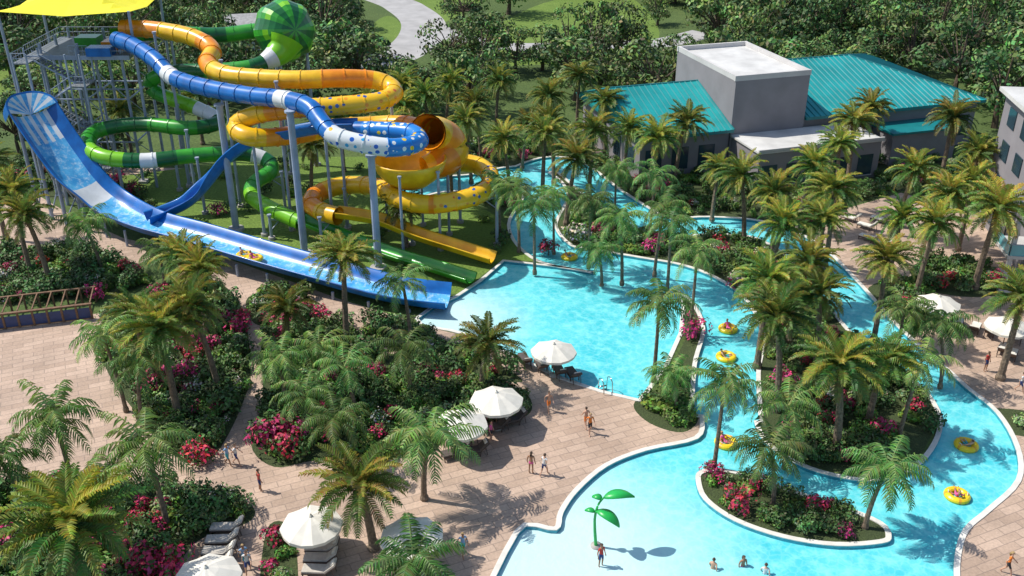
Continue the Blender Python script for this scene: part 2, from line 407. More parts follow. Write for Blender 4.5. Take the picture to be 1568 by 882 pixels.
# ---------------------------------------------------------------- palms
def lerp3(a,b,t): return tuple(a[i]*(1-t)+b[i]*t for i in range(3))
def palm_mesh(kind,h,seed):
    random.seed(seed);mb=MB()
    bx,by=U(-.7,.7),U(-.7,.7)
    pts=[];rad=[]
    nseg=22
    for k in range(nseg+1):
        t=k/nseg
        pts.append(Vector((bx*(t**2),by*(t**2),h*t)))
        r=(.23-.07*t) if kind=='date' else (.15-.05*t)
        if t<.08:r*=1.35
        if kind=='date' and t>.9:r*=1.5
        rad.append(r*(1+.09*(k%2)))
    mb.tube(pts,rad,'trunk',8)
    top=pts[-1]
    nf=random.choice((42,48,52)) if kind=='date' else random.choice((17,20,23))
    for i in range(nf):
        az=i*2.39996+U(-.25,.25)
        q=i/nf
        if kind=='date':
            e0=math.radians(80-92*q+U(-10,10));L=U(2.45,3.2)*(.86+.14*math.sin(q*3.1));dr=math.radians(U(45,85))
            npair=22;ll=.52
            yel=max(0,min(1,U(-.2,.9)+(.4-q)*.5))
            col=lerp3((.095,.185,.04),(.46,.41,.065),yel)
            if q>.9: col=lerp3(col,(.3,.2,.08),.5)
        else:
            e0=math.radians(74-74*q+U(-8,8));L=U(2.4,3.1);dr=math.radians(U(85,125))
            npair=19;ll=.68
            col=lerp3((.10,.22,.06),(.28,.40,.12),U(0,1))
        hd=Vector((math.cos(az),math.sin(az),0));side=Vector((-hd.y,hd.x,0))
        p=top+Vector((0,0,U(-.15,.15)));rp=[p.copy()]
        tw=U(-.35,.35)
        for k in range(1,npair+1):
            t=k/npair
            e=e0-dr*t**1.25
            d=hd*math.cos(e)+Vector((0,0,math.sin(e)))+side*tw*t
            d.normalize()
            p=p+d*(L/npair);rp.append(p.copy())
            if t<.12: continue
            up=side.cross(d);up=-up if up.z<0 else up
            prof=math.sin(math.pi*min(1,(t*.92+.05)))**.55 if t<.97 else .4
            l=ll*prof*U(.85,1.1)
            for sgn in (-1,1):
                if kind=='date': ld=(d*.75+side*sgn*.85+up*U(.0,.45)).normalized()
                else: ld=(d*.45+side*sgn*.75+up*.1-Vector((0,0,U(.35,.9)))).normalized()
                wv=d*(.047 if kind=='date' else .042)
                cc=tuple(x*U(.75,1.25) for x in col)
                mid=p+ld*l*.5+(Vector((0,0,.05)))
                tip=p+ld*l-Vector((0,0,.08*l+.04))
                mb.add([p-wv,p+wv,mid+wv*1.1,tip,mid-wv*1.1],[(0,1,2,3,4)],'palm',cc)
        for a,b in zip(rp[::4],rp[4::4]):
            mb.add([a-side*.025,a+side*.025,b+side*.02,b-side*.02],[(0,1,2,3)],'palm',lerp3(col,(.4,.38,.12),.5))
    if kind=='date':
        for i in range(18):
            az=i*2.4;hd=Vector((math.cos(az),math.sin(az),0));sd=Vector((-hd.y,hd.x,0))
            a=top+Vector((0,0,-.2-.05*i))+hd*.2
            mb.add([a-sd*.08,a+sd*.08,a+hd*.25+Vector((0,0,.3))],[(0,1,2)],'palm',(.25,.17,.08))
    return mb.mesh('palm_'+kind)
PM={}
for kind in('date','queen'):
    for h in (4,6,8):
        PM[kind,h]=[palm_mesh(kind,h,(17 if kind=='date' else 91)+h*7+s*131) for s in range(3)]
random.seed(11)
def palm(u,v,h,kind='date',sc=1.0):
    hh=min((4,6,8),key=lambda q:abs(q-h/sc))
    s2=sc*U(.9,1.1)
    loc=P(u,v,h);me=random.choice(PM[kind,hh])
    place(me,'date_palm' if kind=='date' else 'queen_palm',(loc.x,loc.y,-.03),U(0,6.28),(s2,s2,h/hh if abs(h/hh-s2)<.25 else s2),tilt=(U(-.035,.035),U(-.035,.035)))
D=[(18,300,8),(52,330,7),(-20,250,8),(95,795,5.6,1.35),(250,510,7,1.15),(315,470,7.5,1.1),(262,392,6),(432,455,5),(520,398,7.5,1.05),(735,505,5.5,1.1),(562,715,6,1.22),
(205,480,6),(300,410,6.5),(720,190,7),(655,150,7),(618,128,7),(760,128,7),(800,170,7),(842,150,7),(885,115,8),(930,155,7.5),(870,245,7,1.1),(832,212,7),
(1000,212,7),(1040,190,7),(1068,168,7),(610,165,6),(560,150,6),(690,240,6),(680,130,7),(735,160,7),(780,215,6.5),(905,205,7),
(1100,240,7),(1150,272,7),(1190,345,7.5,1.1),(1282,290,8,1.05),(1268,335,7.5),(1312,190,8),(1335,165,7),(1292,222,7.5),
(1390,260,7),(1440,300,7),(1460,185,7.5,1.1),(1522,315,8,1.15),(1425,345,7,1.1),(1362,395,7.5,1.05),(1175,440,7,1.1),(1208,490,7.5,1.2),(1270,430,7.5,1.1),
(1302,568,6.5,1.2),(1225,405,7),(1562,465,6.5,1.2),(1235,255,7),(1380,330,6.5),(1500,240,7),(1195,300,7),(470,225,6),(300,150,6),(190,170,6),(1490,280,7),(1350,545,5.5),(620,320,4),(590,190,6.5),(640,200,6),(520,180,6.5),(850,190,7),(960,200,6.5)]
Q=[(90,650,5.5,1.2),(235,700,5.5,1.2),(170,520,6),(140,340,5),(625,435,5.5),(645,665,5,1.3),(620,870,4,1.2),(430,555,4),(485,540,4),(540,568,4),(625,530,4.5),(470,600,4),
(1010,460,7),(1042,550,4.5,.9),(1108,590,6.5,1.1),(1200,665,5.5,1.1),(1348,695,5.5,1.1),(1400,560,6,1.1),(1385,480,6),(795,290,6.5),(820,320,6.5),(905,312,6.5),(958,335,6.5),(1010,315,7),(945,265,6.5),
(1068,392,7),(1030,345,6.5),(1000,275,7),(850,300,6),(1215,630,4.5),(765,280,6),(240,370,5),(20,700,5,1.1),(150,740,5.5),(200,560,5),(1460,505,5),(925,360,5),(505,650,4)]
for p in D: palm(*p[:3],'date',p[3] if len(p)>3 else 1)
for p in Q: palm(*p[:3],'queen',p[3] if len(p)>3 else 1)
# ---------------------------------------------------------------- broadleaf trees
def leafquad(mb,c,n,s,mat,col):
    n=n.normalized();a=n.cross(Vector((U(-1,1),U(-1,1),U(-1,1)))).normalized();b=n.cross(a)
    mb.add([c-a*s,c-b*s*.55,c+a*s,c+b*s*.55],[(0,1,2,3)],mat,col)
def rdir():
    while 1:
        v=Vector((U(-1,1),U(-1,1),U(-1,1)))
        if .1<v.length<1:return v.normalized()
def tree_mesh(seed):
    random.seed(seed);mb=MB();h=U(7.5,11);w=U(3.8,5.8)
    mb.tube([(0,0,0),(U(-.2,.2),U(-.2,.2),h*.2),(U(-.4,.4),U(-.4,.4),h*.42)],[.4,.28,.18],'bark',7)
    sk=Vector((U(-.8,.8),U(-.8,.8),0))
    for i in range(24):
        d=rdir();d.z=d.z*.95
        if d.z<-.45:d.z=-.45
        c=Vector((d.x*w*.78,d.y*w*.78,h*.5+d.z*h*.40))+sk*(.5+d.z);r=U(.8,1.9)
        mb.tube([(0,0,h*.3),c*.6+Vector((0,0,h*.15)),c],[.13,.08,.03],'bark',4,False)
        base=lerp3((.045,.09,.028),(.18,.26,.075),min(1,max(0,U(-.2,1)+d.z*.2)))
        for k in range(86):
            n=rdir()
            if n.z<-.35 and rnd()<.7: continue
            rr=r*U(.7,1.12)
            pos=c+Vector((n.x*rr,n.y*rr,n.z*rr*.75))
            col=tuple(x*U(.65,1.4) for x in base)
            leafquad(mb,pos,n+rdir()*.6,U(.17,.4),'leaf',col)
    return mb.mesh('broadleaf')
TM=[tree_mesh(s) for s in range(8)]
random.seed(3)
forest=empty('distant_forest',(0,180,0))
def ft(x,y,sc,sub=forest):
    place(random.choice(TM),'tree',(x,y-180,-.1),U(0,6.28),(sc,sc*U(.88,1.12),sc*U(.8,1.2)),parent=forest)
house_c=Vector((-44,172))
y=128.0
while y<345:
    x=-235+U(0,8)
    while x<235:
        px=x+U(-4.5,4.5);py=y+U(-4,4)
        ok=classify(px,py)=='terrain'
        if ok:
            for d in (5,10,16,22,28,34):
                k=1+d/py;c=classify(px*k,py*k)
                if c in('road','lawn') and -40<px<32 and rnd()<(.75 if d<20 else .33): ok=False;break
        if ok:
            for d in (0,8,16,24):
                k=1+d/py
                if (px*k-house_c.x)**2+(py*k-house_c.y)**2<7.5**2: ok=False
        if 4<px<62 and py<136: ok=False
        if px<-25 and py<132: ok=False
        if ok and rnd()<.95: ft(px,py,U(.6,1.3)*(1 if py<200 else 1.15))
        x+=8.0
    y+=6.6
for u,v in [(500,105),(545,95),(480,118),(700,125),(690,100),(725,85),(740,112),(830,108),(870,95),(20,120),(60,150),(330,115),(760,85),(140,110),(250,118),(90,225),(30,235),(150,250),(960,110),(990,135),(910,108),(790,112),(920,130),(970,150),(870,120),(1560,135),(1590,160),(1545,120),(1600,190),(1575,150),(945,95),(520,60),(540,35)]:
    q=P(u,v)
    ft(q.x,q.y,U(.65,1.05))
# understorey thicket below the distant trees
# ---------------------------------------------------------------- shrubs
def shrub_mesh(seed,cols,n,r,hz,ls,accent=None,af=0):
    random.seed(seed);mb=MB()
    cs=[(Vector((U(-.5,.5)*r,U(-.5,.5)*r,U(.1,.55)*hz)),U(.4,.65)*r,lerp3(cols[0],cols[1],rnd())) for _ in range(6)]
    mb.tube([(0,0,-.05),(0,0,hz*.4)],[.05,.03],'bark',5)
    for c,rr,base in cs:
        for k in range(n//6):
            d=rdir();d.z=abs(d.z) if rnd()<.85 else d.z
            pos=c+Vector((d.x*rr,d.y*rr,d.z*hz*.55))*U(.75,1.1)
            pos.z=max(.03,pos.z)
            col=tuple(x*U(.65,1.35) for x in base)
            if accent and rnd()<af and d.z>-.1: col=tuple(x*U(.7,1.3) for x in accent)
            leafquad(mb,pos,d+rdir()*.6,ls*U(.7,1.3),'shrub',col)
    return mb.mesh('shrub')
SH=[shrub_mesh(1,((.07,.13,.035),(.14,.22,.05)),330,1.0,1.2,.13),shrub_mesh(2,((.11,.2,.035),(.2,.32,.06)),330,.9,1.0,.12),
    shrub_mesh(3,((.05,.10,.03),(.10,.17,.045)),330,1.15,1.5,.15),shrub_mesh(4,((.2,.3,.11),(.3,.4,.18)),260,.8,.8,.12),
    shrub_mesh(8,((.1,.2,.035),(.2,.32,.05)),200,1.0,.9,.2)]
BG=[shrub_mesh(5,((.06,.11,.03),(.1,.17,.04)),420,1.1,1.4,.12,(.58,.045,.17),.74),shrub_mesh(6,((.06,.11,.03),(.1,.16,.04)),380,.95,1.1,.11,(.52,.035,.11),.68)]
WF=shrub_mesh(7,((.1,.17,.05),(.2,.28,.09)),330,.95,1.1,.1,(.6,.58,.54),.35)
random.seed(21)
def scatter(pl,dens,name='shrub_planting',bg=.075,smin=.6,smax=1.15,margin=.55,kind='soil'):
    xs=[p[0] for p in pl];ys=[p[1] for p in pl]
    x0,x1,y0,y1=min(xs),max(xs),max(min(ys),14),max(ys)
    e=empty(name,((x0+x1)/2,(y0+y1)/2,0));ex,ey=e.location.x,e.location.y
    for _ in range(int((x1-x0)*(y1-y0)*dens)):
        x,y=U(x0,x1),U(y0,y1)
        if not pip(x,y,pl): continue
        if not all(pip(x+dx,y+dy,pl) for dx,dy in((margin,0),(-margin,0),(0,margin),(0,-margin))): continue
        if classify(x,y)!=kind or any(classify(x+dx,y+dy)=='water' for dx,dy in((.9,0),(-.9,0),(0,.9),(0,-.9))): continue
        g=noise.noise(Vector((x*.18,y*.18,3)))
        r=rnd()
        if r<bg+max(0,g)*.14: me=random.choice(BG)
        elif r>.97: me=WF
        else: me=SH[int((g*2.2+.5+U(-.25,.25))*5)%5]
        place(me,'shrub',(x-ex,y-ey,0),U(0,6.28),U(smin,smax),parent=e)
for i,b in enumerate(beds): scatter(b,1.25)
scatter(isl_front,1.6,bg=.12,smin=.5,smax=.85)
scatter(grove,.7,'grove_underplanting');scatter(grove2,.4,'grove_underplanting');scatter(bedz,.45,'grove_underplanting')
scatter(lawns[0],.035,'lawn_shrubs',bg=.05,smin=.5,smax=1,kind='lawn')
def bush(u,v,s=1.2,w=0):
    q=P(u,v);place(WF if w else random.choice(BG),'oleander_bush' if w else 'bougainvillea_bush',q,U(0,6),s)
for u,v,s in [(410,690,1.5),(440,695,1.6),(425,670,1.4),(462,672,1.1),(150,455,1),(260,585,1.3),(290,580,1.2),(240,600,1.1),(350,500,1.2),(365,515,1.1),(1068,515,1.3),(1135,775,1.1),(1250,785,1.1),(1350,665,1.2),(1000,390,1.1),(840,390,1.3),(230,870,1.6),(265,880,1.5),(205,860,1.4),(490,640,1.2),(490,490,1),(430,520,1),(1100,380,1.2),(300,705,1.2),(1120,440,1),(10,840,1.2),(590,500,.7)]: bush(u,v,s)
for u,v,s in [(885,375,1.7),(870,368,1.5),(330,770,1.1),(145,440,1.2),(345,775,1),(1120,440,1.2)]: bush(u,v,s,1)
# ---------------------------------------------------------------- water slides
def circ(r,n=16): return [(math.cos(2*math.pi*j/n)*r,math.sin(2*math.pi*j/n)*r) for j in range(n)]
def post(mb,top,r=.2):
    mb.tube([(top.x,top.y,-.3),(top.x,top.y,.0),top],[r,r,r*.9],'steel',12)
    mb.tube([(top.x,top.y,-.3),(top.x,top.y,.28)],[r*2.4,r*2.2],'concrete',12)
    mb.tube([top-Vector((0,0,.12)),top+Vector((0,0,.05))],r*1.4,'steel',12)
def support(mb,p,S,rr,off,r=.16):
    c=p+S*off;c.z=p.z-rr*.4
    post(mb,Vector((c.x,c.y,c.z+.5)),r)
    mb.beam(c,p+Vector((0,0,-rr*1.05)),.09,'steel',6)
    mb.beam(Vector((c.x,c.y,c.z-1.2)),p+Vector((0,0,-rr*1.1)),.06,'steel',6)
def tube_slide(parent,name,ctrl,rad,colf,supp=9,flange=2.4,soff=1.3):
    pts=resample(catmull([R(*c) for c in ctrl],10),.4)
    mb=MB();n=16
    mb.sweep(pts,lambda k:circ(rad,n),lambda k,j:colf(k*.4,k/len(pts)))
    mb.sweep(pts[:3],lambda k:circ(rad*.9,n)[::-1],lambda k,j:colf(0,0))
    mb.sweep(pts[-3:],lambda k:circ(rad*.9,n)[::-1],lambda k,j:colf(999,1))
    mb.obj(name+'_tube',parent,True)
    fb=MB();st=int(flange/.4)
    for k in range(2,len(pts)-1,st):
        T=(pts[k+1]-pts[k-1]).normalized();a=pts[k]-T*.05;b=pts[k]+T*.05
        S=T.cross(Vector((0,0,1))).normalized();Wv=S.cross(T);q=[]
        for pp,rr in((a,rad),(a,rad+.065),(b,rad+.065),(b,rad)):
            q+=[pp+S*x*rr/rad+Wv*y*rr/rad for x,y in circ(rad,n)]
        fs=[(r_*n+j,r_*n+(j+1)%n,(r_+1)*n+(j+1)%n,(r_+1)*n+j) for r_ in range(3) for j in range(n)]
        fb.add(q,fs,colf(k*.4,k/len(pts)))
    fb.obj(name+'_flanges',parent)
    sb=MB();st=int(supp/.4);sg=1
    for k in range(st//2,len(pts)-3,st):
        if pts[k].z<2.2: continue
        T=(pts[k+1]-pts[k-1]).normalized();S=T.cross(Vector((0,0,1))).normalized()*sg
        cc=pts[k]+S*soff
        if classify(cc.x,cc.y)=='water': S=-S
        support(sb,pts[k],S,rad,soff);sg=-sg
    if sb.v: sb.obj(name+'_supports',parent,False)
    return pts
def chute(parent,name,ctrl,wf,hf,colf,step=.5):
    pts=resample(catmull(ctrl,8),step);L=len(pts)
    def prof(k):
        t=k/(L-1);w=wf(t);h=hf(t);o=[]
        m=12
        for j in range(m+1):
            a=-1+2*j/m
            o.append((a*w,h*abs(a)**3.2))
        o+=[(w+.14,h+.05),(w+.16,h-.08)]
        for j in range(m+1):
            a=1-2*j/m
            o.append((a*(w+.08),h*abs(a)**3.2-.14))
        o+=[(-w-.16,h-.08),(-w-.14,h+.05)]
        return o
    mb=MB();mb.sweep(pts,prof,lambda k,j:colf(k/(L-1),j))
    mb.obj(name,parent,True);return pts
blue=empty('blue_water_slide',(-30,88,0))
def child_root(e):
    for c in e.children: c.location=c.location-e.location
def colb(s,t):
    if t<.16:return 'blu'
    if .19<t<.225:return 'wht'
    if .50<t<.535:return 'wht'
    if .66<t<.76:return 'dotw'
    if .76<=t<.97:return 'dotb'
    return 'blu'
tube_slide(blue,'upper',[(178,60,103),(205,70,101),(238,92,98),(265,118,95.5),(315,134,92.5),(380,146,89.5),(440,153,87),(475,165,85),(492,187,83.5),(515,209,82),(560,221,81.5),(605,226,82),(640,218,84),(632,204,86),(590,200,87.2),(545,199,88)],.82,colb,supp=200)
cpts=[R(*c) for c in [(545,199,88),(500,201,88.5),(440,211,89.5),(392,221,91),(352,248,92),(320,285,92),(290,314,91),(255,331,90.2),(228,341,89.2)]]
chute(blue,'return_chute',cpts,lambda t:.8,lambda t:.85,lambda t,j:'blu')
run=[P(686,466,.15),P(640,461,.3),P(590,452,.5),P(500,428,.9),P(400,400,1.2),P(300,370,1.5),P(225,349,1.7),R(170,322,91.6),R(126,286,93.2),R(94,246,94.8),R(66,206,96.2),R(47,176,97.2)]
def colr(t,j):
    if j<2 or j>=10: return 'blu'
    if .765<t<.81: return 'wht'
    if t>.93 : return 'wht' if (j%2) else 'lblu'
    return 'lblu'
rp=chute(blue,'boomerang_run',run,lambda t:1.85+(.55*min(1,max(0,(t-.6)/.3))),lambda t:1.1+.6*max(0,t-.6),colr)
mb=MB();T=(rp[-1]-rp[-3]).normalized();S=T.cross(Vector((0,0,1))).normalized();Wn=S.cross(T)
top=rp[-1];n=14
vsx=[top+Wn*.02]
for (a1,a2,hh) in ((2.4,2.2,.45),(2.6,2.4,.5)):
    for j in range(n+1):
        a=math.pi*j/n;vsx.append(top+S*math.cos(a)*a1+T*math.sin(a)*a2+Wn*(.9*abs(math.cos(a))**1.5+hh))
for j in range(n+1):
    a=math.pi*j/n;vsx.append(top+S*math.cos(a)*2.55+T*math.sin(a)*2.35+Wn*(-.3))
for j in range(n):
    mb.add([vsx[0],vsx[1+j],vsx[2+j]],[(0,1,2)],'wht' if j%2 else 'lblu')
    b=1+n+1;c=b+n+1
    mb.add([vsx[1+j],vsx[2+j],vsx[b+j+1],vsx[b+j],vsx[c+j],vsx[c+j+1]],[(0,1,2,3),(3,2,5,4)],'blu')
mb.obj('head_wall',blue)
sb=MB()
for k in range(6,len(rp),7):
    p=rp[k]
    T=(rp[min(k+1,len(rp)-1)]-rp[k-1]).normalized();S=T.cross(Vector((0,0,1))).normalized()
    for sg in(-1,1):
        q=p+S*sg*1.6
        if classify(q.x,q.y)=='water': continue
        sb.tube([(q.x,q.y,-.2),(q.x,q.y,q.z-.05)],.13 if p.z<3 else .2,'steel',8)
    if p.z>3:
        sb.beam(p+S*1.6-Vector((0,0,.3)),Vector((p.x-S.x*1.6,p.y-S.y*1.6,.5)),.07,'steel',6)
        sb.beam(p-S*1.6-Vector((0,0,.3)),Vector((p.x+S.x*1.6,p.y+S.y*1.6,.5)),.07,'steel',6)
for (u1,v1,u2,v2) in ((362,352,338,160),(467,390,440,170),(580,412,568,238)):
    b=P(u1,v1);t=R(u2,v2,b.y);post(sb,Vector((b.x,b.y,t.z)),.36)
    sb.beam(t-Vector((0,0,.7)),t+Vector((0,.9,.6)),.14,'steel',8)
sb.obj('supports',blue)
yel=empty('yellow_water_slide',(-12,90,0))
def coly(s,t):
    if .13<t<.17:return 'org'
    if .22<t<.26:return 'yel'
    if .47<t<.6:return 'doty'
    if .60<=t<.66:return 'org'
    return 'yel' if int(s/4.8)%3 else 'org'
tube_slide(yel,'upper',[(188,43,105),(240,46,104),(295,57,102),(325,76,100),(318,98,97),(345,114,94.5),(400,120,93.2),(460,122,92.6),(520,120,93),(575,123,94),(603,138,93),(585,154,90.5),(520,162,89.2),(450,167,89),(388,177,90),(361,194,90),(385,210,88.5),(450,207,90.5),(510,196,93),(560,192,95),(612,190,94.5),(650,196,92.5)],.88,coly,supp=10)
hp=[R(*c) for c in [(655,203,88.5),(660,201,89.8),(668,203,91.5),(683,215,92.5),(690,232,92.5),(676,248,91),(650,258,90)]]
hp=resample(catmull(hp,8),.3)
def hr(k):
    t=k/(len(hp)-1);return 1.75-.6*min(1,t*5)+ .7*math.sin(math.pi*min(1,max(0,(t-.1)/.9)))**1.2
hm=MB();hm.sweep(hp,lambda k:circ(hr(k),20),lambda k,j:'org' if (k<4 or k//6%2==0) else 'yel')
hm.sweep(hp[:12],lambda k:circ(hr(k)*.93,20)[::-1],lambda k,j:'org')
hm.obj('horn',yel,True)
bc=R(628,256,89);bm=MB();rows=[(3.4,.9),(3.55,.95),(3.55,.8),(3.25,-.2),(2.6,-1.0),(1.7,-1.7),(.8,-2.1),(.1,-2.15)];n=28;q=[]
for r,z in rows: q+=[bc+Vector((math.cos(6.2832*j/n)*r,math.sin(6.2832*j/n)*r,z)) for j in range(n)]
bm.add(q,[(r*n+j,r*n+(j+1)%n,(r+1)*n+(j+1)%n,(r+1)*n+j) for r in range(len(rows)-1) for j in range(n)],'yel')
q=[]
for r,z in [(3.4,.9),(3.1,-.1),(2.5,-.85),(1.5,-1.5),(.1,-1.9)]: q+=[bc+Vector((math.cos(6.2832*j/n)*r,math.sin(6.2832*j/n)*r,z)) for j in range(n)]
bm.add(q,[(r*n+j,(r+1)*n+j,(r+1)*n+(j+1)%n,r*n+(j+1)%n) for r in range(4) for j in range(n)],'yel')
bm.obj('bowl',yel,True)
sb=MB()
for a in range(0,360,60):
    a=math.radians(a+20);p=bc+Vector((math.cos(a)*3.7,math.sin(a)*3.7,.4));post(sb,p,.14)
sb.obj('bowl_posts',yel)
def coly2(s,t): return 'doty' if .2<t<.45 else ('org' if int(s/4.8)%4==3 else 'yel')
tube_slide(yel,'lower',[(645,262,92),(690,250,94.5),(728,252,94.5),(750,268,92.5),(748,288,89),(715,304,86.8),(660,313,86),(610,305,87),(590,291,89.5),(560,284,92),(520,285,93),(488,296,92),(476,311,90),(492,324,88.2),(518,331,87)],.9,coly2,supp=9)
chute(yel,'exit_chute',[R(*c) for c in [(515,331,87.2),(545,335,87.1),(585,343,86.8),(640,365,85.6),(700,384,84.4),(754,401,83)]],lambda t:.78,lambda t:.7,lambda t,j:'yel')
grn=empty('green_water_slide',(-35,98,0))
def colg(s,t):
    if t>.93:return 'lime'
    if .3<t<.34 or .66<t<.68 or .80<t<.82: return 'wht'
    return ['dgrn','grn','dgrn','grn','lime'][int(s/5)%5]
tube_slide(grn,'upper',[(170,56,106),(240,50,108),(330,54,110),(395,47,111),(425,48,111)],.85,lambda s,t:['grn','dgrn'][int(s/3)%2],supp=12)
tube_slide(grn,'lower',[(432,72,109),(415,88,107),(385,102,105),(330,108,104.5),(270,110,105),(232,122,106),(240,142,106),(300,165,105),(335,186,103.5),(290,196,101),(215,190,102),(150,200,101),(134,222,98),(158,240,95.5),(220,246,95.5),(300,238,97),(370,235,98),(408,245,98),(415,262,97),(390,280,95),(386,300,93),(412,318,91),(460,340,89)],.78,colg,supp=9)
chute(grn,'exit_chute',[R(460,340,89),R(530,368,86.8),R(600,394,83.9),R(660,412,81.4),R(722,432,78.7)],lambda t:.75,lambda t:.6,lambda t,j:'grn')
bc=R(436,47,110);bm=MB();nu=32;nv=14;q=[]
for i in range(nv+1):
    th=math.pi*i/nv
    for j in range(nu):
        ph=2*math.pi*j/nu;k=1+.05*(1 if (j//2)%2 else 0)
        q.append(bc+Vector((math.sin(th)*math.cos(ph)*3.3*k,math.sin(th)*math.sin(ph)*3.3*k,math.cos(th)*3.0)))
X=Matrix.Translation(bc)@Matrix.Rotation(math.radians(75),4,'X')@Matrix.Rotation(math.radians(35),4,'Y')@Matrix.Rotation(.4,4,'Z')@Matrix.Translation(-bc)
for i in range(nv):
    for j in range(nu):
        bm.add([q[i*nu+j],q[i*nu+(j+1)%nu],q[(i+1)*nu+(j+1)%nu],q[(i+1)*nu+j]],[(0,3,2,1)],'lime' if i in(4,9) and (j//2)%2 else ('dgrn' if (j//2)%2==0 else 'grn'),None,X)
fp=resample(catmull([R(*c) for c in [(436,62,108.2),(430,76,107.6),(420,86,106.8),(404,95,106)]],8),.3)
bm.sweep(fp,lambda k:circ(2.1-1.25*(k/(len(fp)-1))**.8,18),lambda k,j:'lime' if k<len(fp)*.6 else 'wht')
bm.obj('sphere_bowl',grn,True)
sb=MB()
for a in (20,140,260):
    a=math.radians(a);p=bc+Vector((math.cos(a)*2.2,math.sin(a)*2.2,-2.0));post(sb,p,.2)
sb.obj('sphere_posts',grn)
for e in(blue,yel,grn): child_root(e)
# ---------------------------------------------------------------- tower
tw=empty('slide_tower',(-47,108,0))
mb=MB();PH=14.6
xs=(-50.5,-46.5,-42.0);ys=(105.0,109.0,112.5)
for x in xs:
    for y in ys:
        mb.tube([(x,y,-.2),(x,y,PH+(1.2 if (x,y)!=(-46.5,109.0) else 0))],.17,'steel',8)
        mb.box((x,y,.15),(.9,.9,.3),'concrete')
for z in (4.8,9.7):
    for y in ys: mb.beam((xs[0],y,z),(xs[2],y,z),.09,'steel',6)
    for x in xs: mb.beam((x,ys[0],z),(x,ys[2],z),.09,'steel',6)
for z0,z1 in((0,4.8),(4.8,9.7),(9.7,14.4)):
    mb.beam((xs[1],ys[0],z1),(xs[2],ys[0],z0),.05,'steel',5);mb.beam((xs[2],ys[0],z1),(xs[2],ys[2],z0),.05,'steel',5)
mb.box((-46.2,108.5,PH),(11,9.2,.25),'dsteel');mb.box((-46.2,108.5,PH-.3),(11,.3,.35),'steel');mb.box((-46.2,103.84,PH-.05),(11.1,.12,.45),'steel')
def railing(a,b,mb=mb,h=1.1):
    a=Vector(a);b=Vector(b);n=max(2,int((b-a).length/.5))
    for z in(h,h*.5): mb.beam(a+Vector((0,0,z)),b+Vector((0,0,z)),.035,'steel',5)
    for i in range(n+1):
        p=a.lerp(b,i/n);mb.beam(p,p+Vector((0,0,h)),.02,'steel',4)
c0,c1,c2,c3=(-51.7,103.9,PH+.1),(-40.7,103.9,PH+.1),(-40.7,113.1,PH+.1),(-51.7,113.1,PH+.1)
railing((-47,103.9,PH+.1),(-45,103.9,PH+.1));railing((-42.5,103.9,PH+.1),c1);railing(c1,c2);railing(c2,c3);railing(c3,c0)
mb.box((-43.8,104.4,PH+.55),(2.6,1.6,.9),'blu');mb.box((-43.2,107,PH+.6),(2.2,2.0,1.0),'org');mb.box((-46.8,109,PH+.6),(2.4,2.0,1.0),'grn')
sx0,sx1=-50.2,-46.2;nfl=6;fh=PH/nfl
for k in range(nfl):
    yy=101.6+(k%2)*1.5;a,b=(sx0,sx1) if k%2==0 else (sx1,sx0);z0=k*fh
    ns=12
    for i in range(ns):
        t=(i+.5)/ns;mb.box((a+(b-a)*t,yy,z0+fh*(i+1)/ns),(abs(b-a)/ns+.04,1.3,.05),'dsteel')
    for dy in(-.68,.68):
        mb.beam((a,yy+dy,z0),(b,yy+dy,z0+fh),.1,'steel',5);mb.beam((a,yy+dy,z0+1.05),(b,yy+dy,z0+fh+1.05),.035,'steel',5)
        for i in range(7):
            t=i/6;mb.beam((a+(b-a)*t,yy+dy,z0+fh*t),(a+(b-a)*t,yy+dy,z0+fh*t+1.05),.02,'steel',4)
    sg=1 if b==sx1 else -1;ex=b+.8*sg
    mb.box((ex,102.35,z0+fh),(1.6,2.9,.12),'dsteel')
    xx=ex+.75*sg
    railing((xx,100.95,z0+fh),(xx,103.7,z0+fh));railing((ex-.8,100.95,z0+fh),(ex+.8,100.95,z0+fh))
for x in(sx0-1.5,sx0,sx1,sx1+1.5):
    for y in(100.95,103.75): mb.tube([(x,y,-.1),(x,y,PH+1)],.1,'steel',6)
mb.obj('tower_frame',tw)
cb=MB()
cx0,cx1,cy0,cy1=-53.5,-39.5,103.2,113.5;cz=19.0
pk=Vector((-46.5,108.3,21.8))
def cp(x,y):
    e=max(abs((x-pk.x)/((cx1-cx0)/2)),abs((y-pk.y)/((cy1-cy0)/2)))
    return Vector((x,y,cz+(pk.z-cz)*(1-min(1,e))**1.25+.5*(abs((x-pk.x)/7)*abs((y-pk.y)/5.2))))
q=[cp(cx0+(cx1-cx0)*i/12,cy0+(cy1-cy0)*j/12) for i in range(13) for j in range(13)]
cb.add(q,[(i*13+j,(i+1)*13+j,(i+1)*13+j+1,i*13+j+1) for i in range(12) for j in range(12)],'yfab')
for x,y in((cx0,cy0),(cx1,cy0),(cx0,cy1),(cx1,cy1)):
    cb.tube([(x*.93+pk.x*.07,y*.93+pk.y*.07,0),(x*.97+pk.x*.03,y*.97+pk.y*.03,cz+.5)],.16,'steel',8)
cb.obj('canopy',tw)
child_root(tw)
